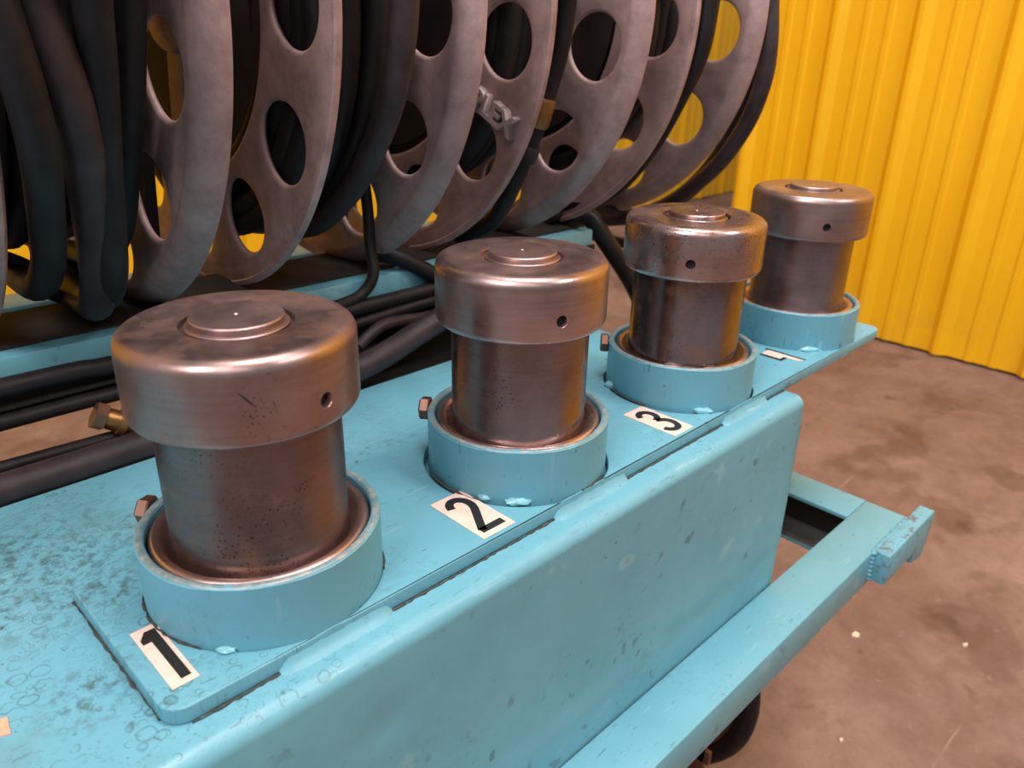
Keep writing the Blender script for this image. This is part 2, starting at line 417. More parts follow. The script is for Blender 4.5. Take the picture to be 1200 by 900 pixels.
# mounting plate with four round cut-outs and rounded corners
def mounting_plate():
    x0, x1, y0, y1, r = -0.104, 0.846, -0.0795, 0.083, 0.014
    cur = bpy.data.curves.new('plate_outline', 'CURVE'); cur.dimensions = '2D'; cur.fill_mode = 'BOTH'
    def spline(pts):
        s = cur.splines.new('POLY'); s.points.add(len(pts)-1); s.use_cyclic_u = True
        for p, q in zip(s.points, pts): p.co = (q[0], q[1], 0, 1)
    out = []
    for cx, cy, a0 in ((x1-r, y1-r, 0), (x0+r, y1-r, 90), (x0+r, y0+r, 180), (x1-r, y0+r, 270)):
        out += [(cx + r*math.cos(math.radians(a0+t*15)), cy + r*math.sin(math.radians(a0+t*15))) for t in range(7)]
    spline(out)
    for i, cx in enumerate(JX):
        rr = 0.0784; ox, oy = (-0.0022, -0.001) if i in (1, 2) else (0, 0)
        if i == 1: rr = 0.0815
        if i == 2: rr = 0.0800
        pts = []
        for t in range(96):
            a = 2*PI*t/96; x, y = cx+ox+rr*math.cos(a), oy+rr*math.sin(a)
            pts.append((x, max(-0.0785, min(0.0815, y))))
        spline(pts)
    cur.extrude = 0.0046; cur.bevel_depth = 0.0012; cur.bevel_resolution = 2; cur.offset = -0.0012
    tmp = bpy.data.objects.new('tmp', cur); C.objects.link(tmp)
    dg = bpy.context.evaluated_depsgraph_get(); me = bpy.data.meshes.new_from_object(tmp.evaluated_get(dg))
    bpy.data.objects.remove(tmp)
    me.name = 'mounting_plate'; me.transform(Matrix.Translation((0, -0.1, ZO - 0.0058)) )
    for v in me.vertices: v.co.z += 0.0
    me.transform(Matrix.Translation((0, 0, 0)))
    me.materials.clear(); me.materials.append(PAINT_TOP)
    o = bpy.data.objects.new('mounting_plate', me); C.objects.link(o); o.parent = cart
    o.location = (0, 0, -0.0) 
    return o
mounting_plate()

# collars, each a welded ring, with set bolt and tack welds
def make_collar(i, cx):
    ro, ri, zt = 0.0782, 0.0722, 0.0452
    m = MB(); n = 128; prof = [(ro, -0.0115), (ro, zt-0.0012), (ro-0.0012, zt), (ri+0.001, zt), (ri, zt-0.001), (ri, -0.0115)]
    vs = []; fs = []
    rnd = random.Random(i)
    for k in range(n):
        a = 2*PI*k/n
        wob = 0.0004*math.sin(5*a+i) + rnd.uniform(-0.00025, 0.00025)
        for r, h in prof:
            vs.append((cx + r*math.cos(a), r*math.sin(a), h + (wob if h > 0 else 0)))
    k_ = len(prof)
    for k in range(n):
        k2 = (k+1) % n
        for j in range(k_): fs.append((k*k_+j, k2*k_+j, k2*k_+(j+1) % k_, k*k_+(j+1) % k_))
    m.add(vs, fs)
    col = m.build('collar', PAINT_SCR, cart, smooth=35)
    # bright worn rim
    m = MB(); m.lathe([(ro-0.0006, zt-0.0002), (ro-0.0012, zt+0.0005), (ri+0.0016, zt+0.0005), (ri+0.0006, zt-0.0002)], (cx, 0, 0), n=128)
    m.build('worn_rim', RIM, col, smooth=60)
    # hex set bolt through the left rear of the collar
    a = math.radians((127, 127, 128, 128)[i]); d = Vector((math.cos(a), math.sin(a), 0)); t = Vector((-d.y, d.x, 0)); z = Vector((0, 0, 1))
    c = Vector((cx, 0, 0.0395))
    m = MB()
    def hexa(r0, r1, rad, nn=6, rot=0.2):
        vs = []
        for rr, q in ((r0, rad*0.93), (r0+0.001, rad), (r1-0.0015, rad), (r1, rad*0.86)):
            for k in range(nn):
                b = 2*PI*k/nn + rot
                vs.append(c + d*rr + (t*math.cos(b) + z*math.sin(b))*q)
        fs = [(j*nn+k, j*nn+(k+1) % nn, (j+1)*nn+(k+1) % nn, (j+1)*nn+k) for j in range(3) for k in range(nn)]
        fs += [tuple(range(nn)), tuple(3*nn+k for k in range(nn))[::-1]]
        m.add(vs, fs)
    hexa(0.0735, 0.079, 0.0062, 16)
    hexa(0.0782, 0.0870, 0.0105)
    m.build('set_bolt', RUSTY, col, smooth=30)
    return col
b = NB('worn_collar_rim')
RIM = b.fin(b.ramp(b.noise(120, 4, 0.65), [(0.35, (0.12, 0.30, 0.36)), (0.5, (0.25, 0.33, 0.34)), (0.7, (0.42, 0.44, 0.43))]), 0.4, 0.25)
for i, cx in enumerate(JX): make_collar(i, cx)
def crust(cx, a0, a1, r, rr, seed):
    rnd = random.Random(seed); m = MB(); n = int((a1-a0)/3)
    pts = [(cx + (r+rnd.uniform(-.0006, .0006))*math.cos(math.radians(a0+(a1-a0)*k/n)), (r+rnd.uniform(-.0006, .0006))*math.sin(math.radians(a0+(a1-a0)*k/n)), 0.0002) for k in range(n+1)]
    m.tube(pts, rr, 6, rs=[rr*rnd.uniform(.3, 1.3) for _ in pts]); m.build('grime_bead', GRIME, cart)
crust(JX[0], 158, 212, 0.0792, 0.0010, 1); crust(JX[0], 318, 352, 0.0790, 0.0009, 2); crust(JX[1], 165, 205, 0.0815, 0.0012, 3)
crust(JX[1], 268, 292, 0.0790, 0.0010, 4); crust(JX[2], 150, 190, 0.0800, 0.0010, 5); crust(JX[2], 300, 330, 0.0790, 0.0010, 6)
def tack(x, y, r=0.006, sc=(1.6, 1, 0.7), rot=0):
    m = MB(); m.ball((0, 0, 0), r*0.85, 14, 9, sc, 0.22)
    for v in m.v:
        a, b2 = v.x, v.y
        v.x = x + a*math.cos(rot) - b2*math.sin(rot); v.y = y + a*math.sin(rot) + b2*math.cos(rot); v.z += 0.0012
    m.build('tack_weld', WELD, cart, smooth=60)
tack(-0.057, -0.0535, 0.0042, (1.8, 1, .7), -0.8); tack(0.189, -0.0555, 0.0058, (2.0, 1, .7), -0.7)
tack(0.172, -0.0335, 0.004, (1.6, 1, .9), -1.1)
tack(0.444, -0.0615, 0.0055, (2.2, 1, .8), -0.9); tack(0.425, 0.040, 0.006, (1.2, 1, 1), 2)
tack(0.692, -0.0555, 0.006, (2.6, 1, .8), -0.75)
# fillet welds and dark gaps along the plate's front edge
def fillet(x0, x1):
    m = MB(); n = max(4, int((x1-x0)/0.004)); rnd = random.Random(int(x0*1000)+9); vs = []; fs = []
    for i in range(n+1):
        x = x0 + (x1-x0)*i/n; s = 0.0058 + rnd.uniform(-0.0005, 0.0005); e = min(i, n-i)/2; s *= min(1, 0.35+e)
        vs += [(x, -0.079, ZT-0.001), (x, -0.079, ZT + s*1.5), (x, -0.079 - s*0.35, ZT + s*0.75), (x, -0.079 - s*0.9, ZT + s*0.22), (x, -0.079 - s*1.6, ZT-0.001)]
    for i in range(n):
        for j in range(4): fs.append((i*5+j, (i+1)*5+j, (i+1)*5+j+1, i*5+j+1))
        fs.append((i*5+4, (i+1)*5+4, (i+1)*5, i*5))
    fs += [(0, 1, 2, 3, 4), tuple(n*5+4-j for j in range(5))]
    m.add(vs, fs); m.build('weld_bead', WELD_P, cart, smooth=50)
WELD_P = PAINT
for x0, x1 in ((-0.038, 0.045), (0.205, 0.300), (0.455, 0.545)): fillet(x0, x1)
def caulk(x0, x1, y=-0.0805, z=ZT):
    m = MB(); n = max(4, int((x1-x0)/0.003)); rnd = random.Random(int(x0*977)+3); pts = []; rs = []
    for i in range(n+1):
        pts.append((x0 + (x1-x0)*i/n, y + rnd.uniform(-.0005, .0005), z + 0.0004)); rs.append(0.0011*rnd.uniform(.4, 1.4))
    m.tube(pts, 0.002, 6, rs=rs); return m.build('grime_bead', GRIME, cart, smooth=60)
caulk(-0.06, 0.16, 0.0840); caulk(0.33, 0.41, 0.0840); caulk(-0.092, -0.038); caulk(0.045, 0.205); caulk(0.300, 0.455); caulk(0.545, 0.583)
m = MB(); rnd = random.Random(5); pts = [(-0.1042 + rnd.uniform(-.0005, .0005), -0.066 + 0.006*i, ZT+0.0003) for i in range(24)]
m.tube(pts, 0.0028, 6, rs=[0.0011*rnd.uniform(.3, 1.5) for _ in pts]); m.build('grime_bead', GRIME, cart)

# number stickers
def ribbon(m, pts, w, z0, z1, f):
    """flat band of width w along pts"""
    P = [Vector((a, b2)) for a, b2 in pts]; L = []; R_ = []
    for i, p in enumerate(P):
        d1 = (P[i]-P[i-1]).normalized() if i else (P[1]-P[0]).normalized()
        d2 = (P[i+1]-P[i]).normalized() if i < len(P)-1 else d1
        t = (d1+d2).normalized(); nn = Vector((-t.y, t.x)); k = w/2/max(0.5, nn.dot(Vector((-d1.y, d1.x))))
        L.append(p+nn*k); R_.append(p-nn*k)
    vs = [f(q.x, q.y, z) for z in (z0, z1) for q in L+R_]; n = len(P); fs = []
    for i in range(n-1):
        fs += [(i, i+1, n+i+1, n+i), (2*n+i, 3*n+i, 3*n+i+1, 2*n+i+1), (i, 2*n+i, 2*n+i+1, i+1), (n+i, n+i+1, 3*n+i+1, 3*n+i)]
    fs += [(0, n, 3*n, 2*n), (n-1, 3*n-1, 4*n-1, 2*n-1)]
    m.add(vs, fs)
def sticker(c, wdt, hgt, rot, digit, polys=(), bands=(), bw=0.2, base=None):
    """u = reading right, v = reading up; the digit's top points to +Y of the cart (rot adds to it)"""
    ca, sa = math.cos(rot), math.sin(rot)
    def f(u, v, z): return (c[0] + u*ca - v*sa, c[1] + u*sa + v*ca, z)
    m = MB(); m.prism(base or [(-wdt/2, -hgt/2), (wdt/2, -hgt/2), (wdt/2, hgt/2), (-wdt/2, hgt/2)], 0.0001, 0.0005, f)
    st = m.build('number_sticker', STICKER, cart, smooth=0); st['label'] = 'pale pink sticker with black number ' + digit
    m = MB()
    for p in polys: m.prism(p, 0.0003, 0.0008, f)
    for bd in bands: ribbon(m, bd, bw, 0.0003, 0.0008, f)
    m.build('digit', INK, st, smooth=0)
def arc(cx, cy, rx, ry, a0, a1, n=14): return [(cx+rx*math.cos(math.radians(a0+(a1-a0)*i/n)), cy+ry*math.sin(math.radians(a0+(a1-a0)*i/n))) for i in range(n+1)]
sticker((-0.0855, -0.031), 0.0160, 0.0620, 0.0, '1',
        polys=[[(-0.0008, -0.0262), (0.0052, -0.0262), (0.0052, 0.0262), (0.0016, 0.0262), (-0.0008, 0.0262)], [(-0.0008, 0.0150), (-0.0008, 0.0262), (-0.0012, 0.0262), (-0.0058, 0.0195), (-0.0058, 0.0150)]])
sticker((0.1505, -0.043), 0.0330, 0.0630, 0.0, '2',
        bands=[arc(0.0, 0.0125, 0.0085, 0.0110, 170, -15) + [(0.0065, 0.0045), (-0.0095, -0.0222)], [(-0.0112, -0.0223), (0.0115, -0.0223)]], bw=0.0068)
sticker((0.3945, -0.044), 0.0305, 0.0620, 0.0, '3',
        bands=[arc(-0.0005, 0.0118, 0.0082, 0.0095, 165, -70, 16) + [(-0.0015, 0.0015)], [(-0.0015, 0.0015)] + arc(-0.0005, -0.0112, 0.0092, 0.0110, 72, -165, 18)], bw=0.0066)
sticker((0.6465, -0.040), 0.0250, 0.0480, 0.0, '4',
        base=[(-0.009, 0.020), (-0.009, -0.004), (0.001, -0.004), (0.0025, -0.022), (0.009, -0.026), (0.009, 0.020)],
        polys=[[(0.0095, -0.0260), (0.0125, -0.0265), (0.0125, 0.0245), (0.0090, 0.0245)],
               [(-0.0125, 0.0200), (-0.0090, 0.0200), (-0.0085, -0.0045), (0.0005, -0.0045), (0.0005, -0.0085), (-0.0125, -0.0085)]])
m = MB(); m.prism([(-0.176, -0.016), (-0.166, -0.020), (-0.164, -0.006), (-0.175, -0.002)], ZT+0.0001, ZT+0.0006); m.build('torn_sticker', ORANGE, cart, smooth=0)

# lower channel frame
ZR0, ZR1 = -0.312, -0.260
m = MB(); m.box(-0.75, 0.86, -0.166, -0.106, ZR0, ZR1); m.build('frame_rail', PAINT, cart, bevel=0.0025)
m = MB(); m.prism([(0.860, ZR1), (0.797, ZR1), (0.797, ZR1-0.006), (0.853, ZR1-0.006), (0.853, -0.332), (0.797, -0.332), (0.797, -0.338), (0.860, -0.338)], -0.106, 0.52, lambda x, z, y: (x, y, z))
m.build('cross_rail', PAINT, cart, bevel=0.001)
m = MB(); m.box(0.7975, 0.8525, -0.104, 0.51, -0.3318, -0.3312); m.build('dust_layer', DUST, cart, smooth=0)
m = MB(); m.box(0.8495, 0.8525, -0.105, 0.52, -0.331, ZR1-0.0065); m.build('channel_shade_plate', DARKSTEEL, cart, smooth=0)  # added dark plate, puts the channel's inner shade into its colour
m = MB(); m.box(-0.75, 0.797, 0.46, 0.52, ZR0, ZR1); m.build('frame_rail', PAINT, cart, bevel=0.0025)
# hook bracket welded to the rail's end
m = MB(); m.prism([(0.742, -0.258), (0.742, -0.304), (0.845, -0.304), (0.848, -0.322), (0.888, -0.330), (0.900, -0.300), (0.906, -0.262), (0.898, -0.256)], -0.187, -0.166, lambda x, z, y: (x, y, z))
m.build('hook_bracket', PAINT_RUST, cart, bevel=0.0025)
m = MB()
for k in range(7): m.ball((0.741, -0.166, -0.262 - 0.0065*k), 0.0048, 8, 6, (1, 1, 0.8), 0.15)
for k in range(16): m.ball((0.745 + 0.0072*k, -0.1655, -0.2605), 0.0042, 8, 6, (1, 1, 0.6), 0.2)
m.build('weld_bead', WELD_P, cart, smooth=60)

# reel beam, its posts and the shaft
m = MB(); m.box(-0.75, 0.70, 0.30, 0.42, 0.050, 0.086); m.build('reel_beam', PAINT, cart, bevel=0.003)
m = MB(); m.box(-0.75, 0.69, 0.318, 0.418, 0.0865, 0.089); o = m.build('grime_layer', DARKSTEEL, cart, smooth=0)
m = MB(); m.box(-0.75, 0.797, 0.60, 0.66, -0.02, 0.04); m.build('rear_beam', PAINT, cart, bevel=0.003)
for x in (-0.6, 0.497, 0.765):
    m = MB(); m.box(x-0.011, x+0.011, 0.620, 0.642, -0.30 if x != 0.497 else 0.04, 0.55); m.build('rear_post', PAINT, cart, bevel=0.002)
for x in (-0.74, 0.72):
    m = MB(); m.box(x-0.02, x+0.02, 0.34, 0.40, -0.31, 0.05); m.build('beam_leg', DARKSTEEL, cart, bevel=0.002)
REELS = [(-0.075, 0.087), (0.175, 0.333), (0.422, 0.586), (0.672, 0.834)]
YC, ZC = 0.442, 0.376
for x in (-0.135, 0.131, 0.378, 0.629, 0.885):
    m = MB()
    m.prism([(YC-0.035, ZC+0.03), (YC+0.035, ZC+0.03), (YC+0.075, 0.03), (YC+0.16, 0.03), (YC+0.16, 0.015), (YC-0.10, 0.015), (YC-0.10, 0.03), (YC+0.035, 0.03)], x-0.006, x+0.006, lambda y, z, x_: (x_, y, z))
    m.build('reel_bracket', DARKSTEEL, cart, smooth=0)
m = MB(); m.tube([(-0.2, YC, ZC), (0.92, YC, ZC)], 0.016, 20); m.build('reel_shaft', DARKSTEEL, cart)
# dark channel behind the table edge carrying the hoses
m = MB(); m.box(-0.75, 0.70, 0.2955, 0.2990, 0.034, 0.064); m.box(-0.75, 0.70, 0.286, 0.2955, 0.0455, 0.0485); m.build('hose_channel', BLACKSTEEL_SHADE, cart, smooth=0)

m = MB(); m.box(0.13, 0.47, 0.237, 0.300, -0.034, -0.028); m.box(0.13, 0.47, 0.2965, 0.3, -0.028, 0.034); m.build('dark_filler_plate', BLACKSTEEL_SHADE, cart, smooth=0)  # added plate that turns the gap behind the table edge black

# wheel under the frame
def wheel(cx, cy, R):
    hub = MB(); cz = -ZO + R
    hub.lathe([(0.0, -0.022), (0.030, -0.022), (0.034, -0.018), (0.034, 0.018), (0.030, 0.022), (0.0, 0.022)], (cx, cy, cz), 'X', 32)
    hub.lathe([(R-0.036, -0.008), (R-0.028, -0.010), (R-0.026, 0), (R-0.028, 0.010), (R-0.036, 0.008)], (cx, cy, cz), 'X', 64, closed=True)
    for k in range(5):
        a = 2*PI*k/5 + 0.3; d = Vector((0, math.cos(a), math.sin(a))); t = Vector((0, -d.z, d.y))
        hub.obox(Vector((cx, cy, cz)) + d*(R*0.45), d*(R*0.36), t*0.012, Vector((0.006, 0, 0)))
    h = hub.build('wheel_hub', RUSTY, cart)
    t = MB(); t.lathe([(R - 0.0135 + 0.0165*math.cos(a), 0.014*math.sin(a)) for a in [2*PI*i/14 for i in range(14)]], (cx, cy, cz), 'X', 72, closed=True)
    t.build('tyre', RUBBER, cart)
wheel(0.690, 0.128, 0.205)
wheel(-0.55, 0.135, 0.20)
wheel(-0.55, 0.42, 0.20)
m = MB(); m.obox((0.640, -0.02, -0.60), (0.004, 0, 0), (0, 0.012, 0), (0, 0.0, 0.27)); m.obox((0.640, 0.05, -0.655), (0.004, 0, 0), (0, 0.09, 0.0), (0, 0, 0.012))
for yy, zz in ((-0.024, -0.60), (-0.005, -0.635)): m.lathe([(0, -0.012), (0.011, -0.012), (0.011, 0.0), (0, 0.0)], (0.636, yy, zz), 'X', 6)
m.build('wheel_fork', RUSTY, cart)
m = MB(); m.tube([(-0.57, 0.135, -0.58), (0.70, 0.135, -0.58)], 0.012, 16); m.build('axle', DARKSTEEL, cart)

# ---------------------------------------------------------------- hydraulic cylinders
b = NB('wet_oil'); b.bump(b.noise(160, 2), 0.5, 0.0012); OIL = b.fin((0.045, 0.018, 0.010), 0.07, 0.0, 0.8)
CAPR, ZB, ZTOP, RB = 0.070, 0.1300, 0.1820, 0.0572
def cylinder(i, cx, hole_deg, label, mats):
    t = thing('hydraulic_cylinder', label, 'cylinder', (cx, 0, -0.010), 'hydraulic cylinders in a row on the cart')
    cap, body, ring, but = mats
    m = MB(); m.lathe([(0, -0.010), (0.0708, -0.010), (0.0708, 0.0385), (0.0702, 0.0415), (0.0685, 0.0432), (0.0655, 0.0434), (0.0622, 0.0405), (0.0600, 0.036), (0.0578, 0.034), (0, 0.034)], (cx, 0, 0), n=128)
    m.build('base_ring', ring, t, smooth=60)
    if i == 2:
        m = MB(); n = 96; vs = []; rnd = random.Random(3)
        for k in range(n):
            a = 2*PI*k/n; e = 0.0640 + 0.0012*math.sin(3*a) + 0.0008*math.sin(7*a+1)
            for r, h in ((0.0572, 0.0395), (0.0590, 0.0388), (e-0.0012, 0.0432), (e, 0.0428)): vs.append((cx + r*math.cos(a), r*math.sin(a), h))
        m.add(vs, [(k*4+j, (k+1) % n*4+j, (k+1) % n*4+j+1, k*4+j+1) for k in range(n) for j in range(3)])
        m.build('oil_film', OIL, t, smooth=80)
    m = MB(); m.lathe([(0, 0.030), (RB+0.0012, 0.030), (RB+0.0012, 0.0345), (RB, 0.0365), (RB, ZB+0.006), (0, ZB+0.006)], (cx, 0, 0), n=128)
    m.build('body', body, t, smooth=35)
    # cap with rounded shoulders, groove round the button and a side hole
    m = MB(); bt = 0.0085
    prof = [(0, ZB+0.004), (RB+0.0008, ZB+0.004), (RB+0.0010, ZB), (CAPR-0.0075, ZB)]
    prof += [(CAPR-0.0045 + 0.0045*math.sin(a), ZB + 0.0055 - 0.0055*math.cos(a)) for a in [PI/2*k/6 for k in range(7)]]
    prof += [(CAPR-bt + bt*math.cos(a), ZTOP-bt + bt*math.sin(a)) for a in [PI/2*k/10 for k in range(11)]]
    prof += [(0.0345, ZTOP), (0.0335, ZTOP-0.0006), (0.0335, ZTOP-0.0045), (0.0, ZTOP-0.0045)]
    m.lathe(prof, (cx, 0, 0), n=160)
    co = m.build('cap', cap, t, smooth=35)
    a = math.radians(hole_deg); d = Vector((math.cos(a), math.sin(a), 0))
    k = MB(); k.tube([Vector((cx, 0, 0.1482)) + d*(CAPR-0.034), Vector((cx, 0, 0.1482)) + d*(CAPR-0.0006), Vector((cx, 0, 0.1482)) + d*(CAPR+0.001)], 0.0045, 32, rs=[0.0045, 0.0045, 0.0056])
    ko = k.build('tmp', cap, None)
    md = co.modifiers.new('hole', 'BOOLEAN'); md.operation = 'DIFFERENCE'; md.solver = 'EXACT'; md.object = ko
    bpy.context.view_layer.update()
    dg = bpy.context.evaluated_depsgraph_get(); me = bpy.data.meshes.new_from_object(co.evaluated_get(dg))
    if len(me.polygons) > 500:
        co.modifiers.clear(); co.data = me
        me.set_sharp_from_angle(angle=math.radians(35))
    else: co.modifiers.clear()
    bpy.data.objects.remove(ko)
    k = MB(); k.tube([Vector((cx, 0, 0.1482)) + d*(CAPR-0.034), Vector((cx, 0, 0.1482)) + d*(CAPR-0.0045)], 0.0046, 24); k.build('hole_shade_plug', BLACKSTEEL_SHADE, co)  # black plug, the hole's inner shade put in as colour
    m = MB(); rb = 0.0277; zt = ZTOP + 0.0040
    m.lathe([(0, ZTOP-0.005), (0.0305, ZTOP-0.005), (0.0305, ZTOP-0.0012), (0.0298, ZTOP-0.0006), (rb, ZTOP-0.0006), (rb, zt-0.0008), (rb-0.0008, zt), (0.0022, zt), (0.0012, zt-0.0008), (0, zt-0.0010)], (cx, 0, 0), n=96)
    m.build('saddle_button', but, t, smooth=35)
    return t
def mats(i, rust, pits, dark, rough): return (
    steel_mat('cap_steel', i+1, rust, dark, pits, rough), steel_mat('body_steel', i+11, rust*0.9, dark*0.60, pits*0.8, rough-0.05),
    steel_mat('ring_steel', i+21, 0.25, dark*1.5, 0.1, rough-0.06, False), steel_mat('button_steel', i+31, 0.1, dark*1.05, 0.1, rough+0.02, False))
cylinder(0, JX[0], -77.1, 'largest, nearest brown steel cylinder with wide cap, standing in the collar by sticker 1', mats(0, 0.55, 0.5, 0.80, 0.34))
cylinder(1, JX[1], -109.6, 'smooth shiny steel cylinder with yellowish cap, standing in the collar by sticker 2', mats(1, 0.1, 0.0, 1.00, 0.29))
cylinder(2, JX[2], -148.5, 'oily pitted steel cylinder in the collar by sticker 3, wet at its foot', mats(2, 0.45, 1.0, 0.92, 0.24))
cylinder(3, JX[3], -137.5, 'farthest and smallest-looking greyish steel cylinder by sticker 4, before the yellow wall', mats(3, 0.05, 0.35, 0.86, 0.36))

def gouge(parent, cx, a0, z0, a1, z1, wid):
    m = MB(); vs = []; n = 8
    for k in range(n+1):
        t = k/n; a = math.radians(a0+(a1-a0)*t); z = z0+(z1-z0)*t; ww = wid*math.sin(PI*max(0.06, min(0.94, t)))
        for dz, rr in ((ww, CAPR+0.00008), (0, CAPR+0.0002), (-ww, CAPR+0.00008)):
            vs.append((cx + rr*math.cos(a), rr*math.sin(a), z+dz))
    m.add(vs, [(k*3+j, k*3+3+j, k*3+4+j, k*3+1+j) for k in range(n) for j in (0, 1)])
    m.build('gouge', GOUGE, parent)
GOUGE = flat('dark_gouge', (0.05, 0.025, 0.022), 0.6, 0.5)
CY = [o for o in C.objects if o.name.startswith('hydraulic_cylinder')]
gouge(CY[0], 0, 241.0, 0.1660, 248.5, 0.1555, 0.0010); gouge(CY[0], 0, 255.5, 0.1585, 257.0, 0.1520, 0.0006)

# ---------------------------------------------------------------- hose reels
def flange_mesh(m, x, out, rot, lip):
    """cast flange in the plane x; out = direction (+1/-1) away from the hose; twelve round holes"""
    N = 48; r0 = 0.240; rh = 0.0380; th = 0.0075; p0, p1 = 0.182, 0.280; hw = r0*PI/12
    def P(a, rho, h):
        th_ = rot + a/r0
        return (x + h, YC - rho*math.cos(th_), ZC - rho*math.sin(th_))
    for k in range(12):
        vs = []; rows = []
        def snap(j):
            ph = 2*PI*j/N
            for c in (math.atan2(p1-r0+0.006, hw), PI - math.atan2(p1-r0+0.006, hw), 2*PI - math.atan2(r0-0.006-p0, hw), PI + math.atan2(r0-0.006-p0, hw)):
                if abs(ph - c) < PI/N*1.001: return c
            return ph
        def ring(fn): rows.append(len(vs)); vs.extend(fn(snap(j)) for j in range(N))
        def hole(r, h): return lambda ph: P(k*2*hw + r*math.cos(ph), r0-0.006 + r*math.sin(ph), h)
        def edge(s, h):
            def g(ph):
                c, s_ = math.cos(ph), math.sin(ph); cy = r0-0.006
                ta = hw/abs(c) if abs(c) > 1e-6 else 9; tb = ((p1-cy) if s_ > 0 else (cy-p0))/abs(s_) if abs(s_) > 1e-6 else 9
                t = min(ta, tb); r = rh + 0.004 + (t - rh - 0.004)*s
                return P(k*2*hw + r*c, cy + r*s_, h)
            return g
        H = th/2
        for s in (1, 0.5): ring(edge(s, H))
        ring(hole(rh+0.004, H)); ring(hole(rh+0.0015, H-0.0009)); ring(hole(rh, H-0.003)); ring(hole(rh, -H+0.003)); ring(hole(rh+0.0015, -H+0.0009)); ring(hole(rh+0.004, -H))
        for s in (0.5, 1): ring(edge(s, -H))
        fs = []
        for q in range(len(rows)-1):
            for j in range(N):
                j2 = (j+1) % N; fs.append((rows[q]+j, rows[q]+j2, rows[q+1]+j2, rows[q+1]+j))
        m.add(vs, fs)
    # inner lip, outer rolled rim
    H = th/2
    m.lathe([(0.186, -H+0.001), (0.1815, -H), (0.1775, -H*0.5), (0.1775, H*0.5), (0.1815, H), (0.186, H-0.001)], (x, YC, ZC), 'X', 120, closed=True)
    o = out
    if lip < 0.010:
        prof = [(0.274, o*(-H+0.001)), (0.279, o*-H), (0.296, o*-H), (0.300, o*(-H+0.003)), (0.300, o*(lip-0.0012)), (0.2988, o*lip), (0.2945, o*lip), (0.2930, o*(H+0.0002)), (0.279, o*H), (0.274, o*(H-0.001))]
    else:
        prof = [(0.274, o*(-H+0.001)), (0.279, o*-H), (0.284, o*(-H+0.0012)), (0.2905, o*(-H+0.005)), (0.2965, o*(-H+0.0115)), (0.3000, o*lip*0.75), (0.3000, o*lip), (0.2972, o*(lip+0.0012)), (0.2925, o*lip*0.85), (0.2875, o*(H+0.004)), (0.279, o*H), (0.274, o*(H-0.001))]
    m.lathe(prof, (x, YC, ZC), 'X', 144, closed=True)
    # spokes and hub
    for k in range(4):
        a = math.radians(100 + 90*k) + (rot if k else 0); d = Vector((0, -math.cos(a), -math.sin(a))); t = Vector((0, -d.z, d.y))
        if 5 < math.degrees(a) % 360 < 75: continue
        m.obox(Vector((x, YC, ZC)) + d*0.118, d*0.066, t*0.016, Vector((H*0.9, 0, 0)))
    m.lathe([(0.017, -0.02), (0.056, -0.012), (0.060, 0), (0.056, 0.012), (0.017, 0.02)], (x, YC, ZC), 'X', 48, closed=True)

def lettering(x, ang, parent):
    cu = bpy.data.curves.new('lettering', 'FONT'); cu.body = 'PLEX'; cu.size = 0.031; cu.extrude = 0.0050; cu.bevel_depth = 0.0006; cu.offset = 0.0006
    cu.align_x = 'RIGHT'; cu.align_y = 'CENTER'; cu.space_character = 1.0
    tmp = bpy.data.objects.new('tmp', cu); C.objects.link(tmp)
    dg = bpy.context.evaluated_depsgraph_get(); me = bpy.data.meshes.new_from_object(tmp.evaluated_get(dg)); bpy.data.objects.remove(tmp)
    me.name = 'lettering'; me.materials.clear(); me.materials.append(CASTL)
    d = Vector((0, -math.cos(ang), -math.sin(ang))); u = Vector((0, -math.sin(ang), math.cos(ang))); n = Vector((-1, 0, 0))
    M = Matrix((d, u, n)).transposed().to_4x4(); org = Vector((x, YC, ZC+ZO)) + d*0.2815 + u*0.0
    p = parent
    while p is not None: org = org - p.location; p = p.parent
    me.transform(Matrix.Translation(org) @ M)
    o = bpy.data.objects.new('lettering', me); C.objects.link(o); o.parent = parent; return o

RL = ['leftmost hose reel, its left flange cut by the picture edge, right flange behind cylinder 1',
      'second hose reel from the left, its dark hose wound full between two flanges',
      'third hose reel from the left, with raised letters PLEX on its flange',
      'rightmost hose reel, seen against the yellow wall between loose hoses']
ROT = [(3, 15.5), (3, 4), (9.5, 10.5), (4, 5)]
for i, (xa, xb) in enumerate(REELS):
    t = thing('hose_reel', RL[i], 'reel', ((xa+xb)/2, YC, ZC-0.30), 'cast metal hose reels on the cart')
    for s, x in enumerate((xa, xb)):
        m = MB(); o_ = -1 if s == 0 else 1
        flange_mesh(m, x + (0.006 if s == 0 else (-0.019 if i == 0 else -0.013)), o_, math.radians(ROT[i][s]), 0.0062 if s == 0 else (0.0215 if i == 0 else 0.0160))
        fl = m.build('flange', CAST, t, smooth=40)
        if i == 2 and s == 0: lettering(x + 0.006 - 0.00375 - 0.0035, math.radians(26.5), fl)
    m = MB(); m.lathe([(0.02, xa+0.012), (0.166, xa+0.012), (0.166, xa+0.018), (0.130, xa+0.018), (0.130, xb-0.026), (0.160, xb-0.026), (0.160, xb-0.020), (0.02, xb-0.020)], (0, YC, ZC), 'X', 64, closed=True)
    m.build('drum', DARKSTEEL, t)

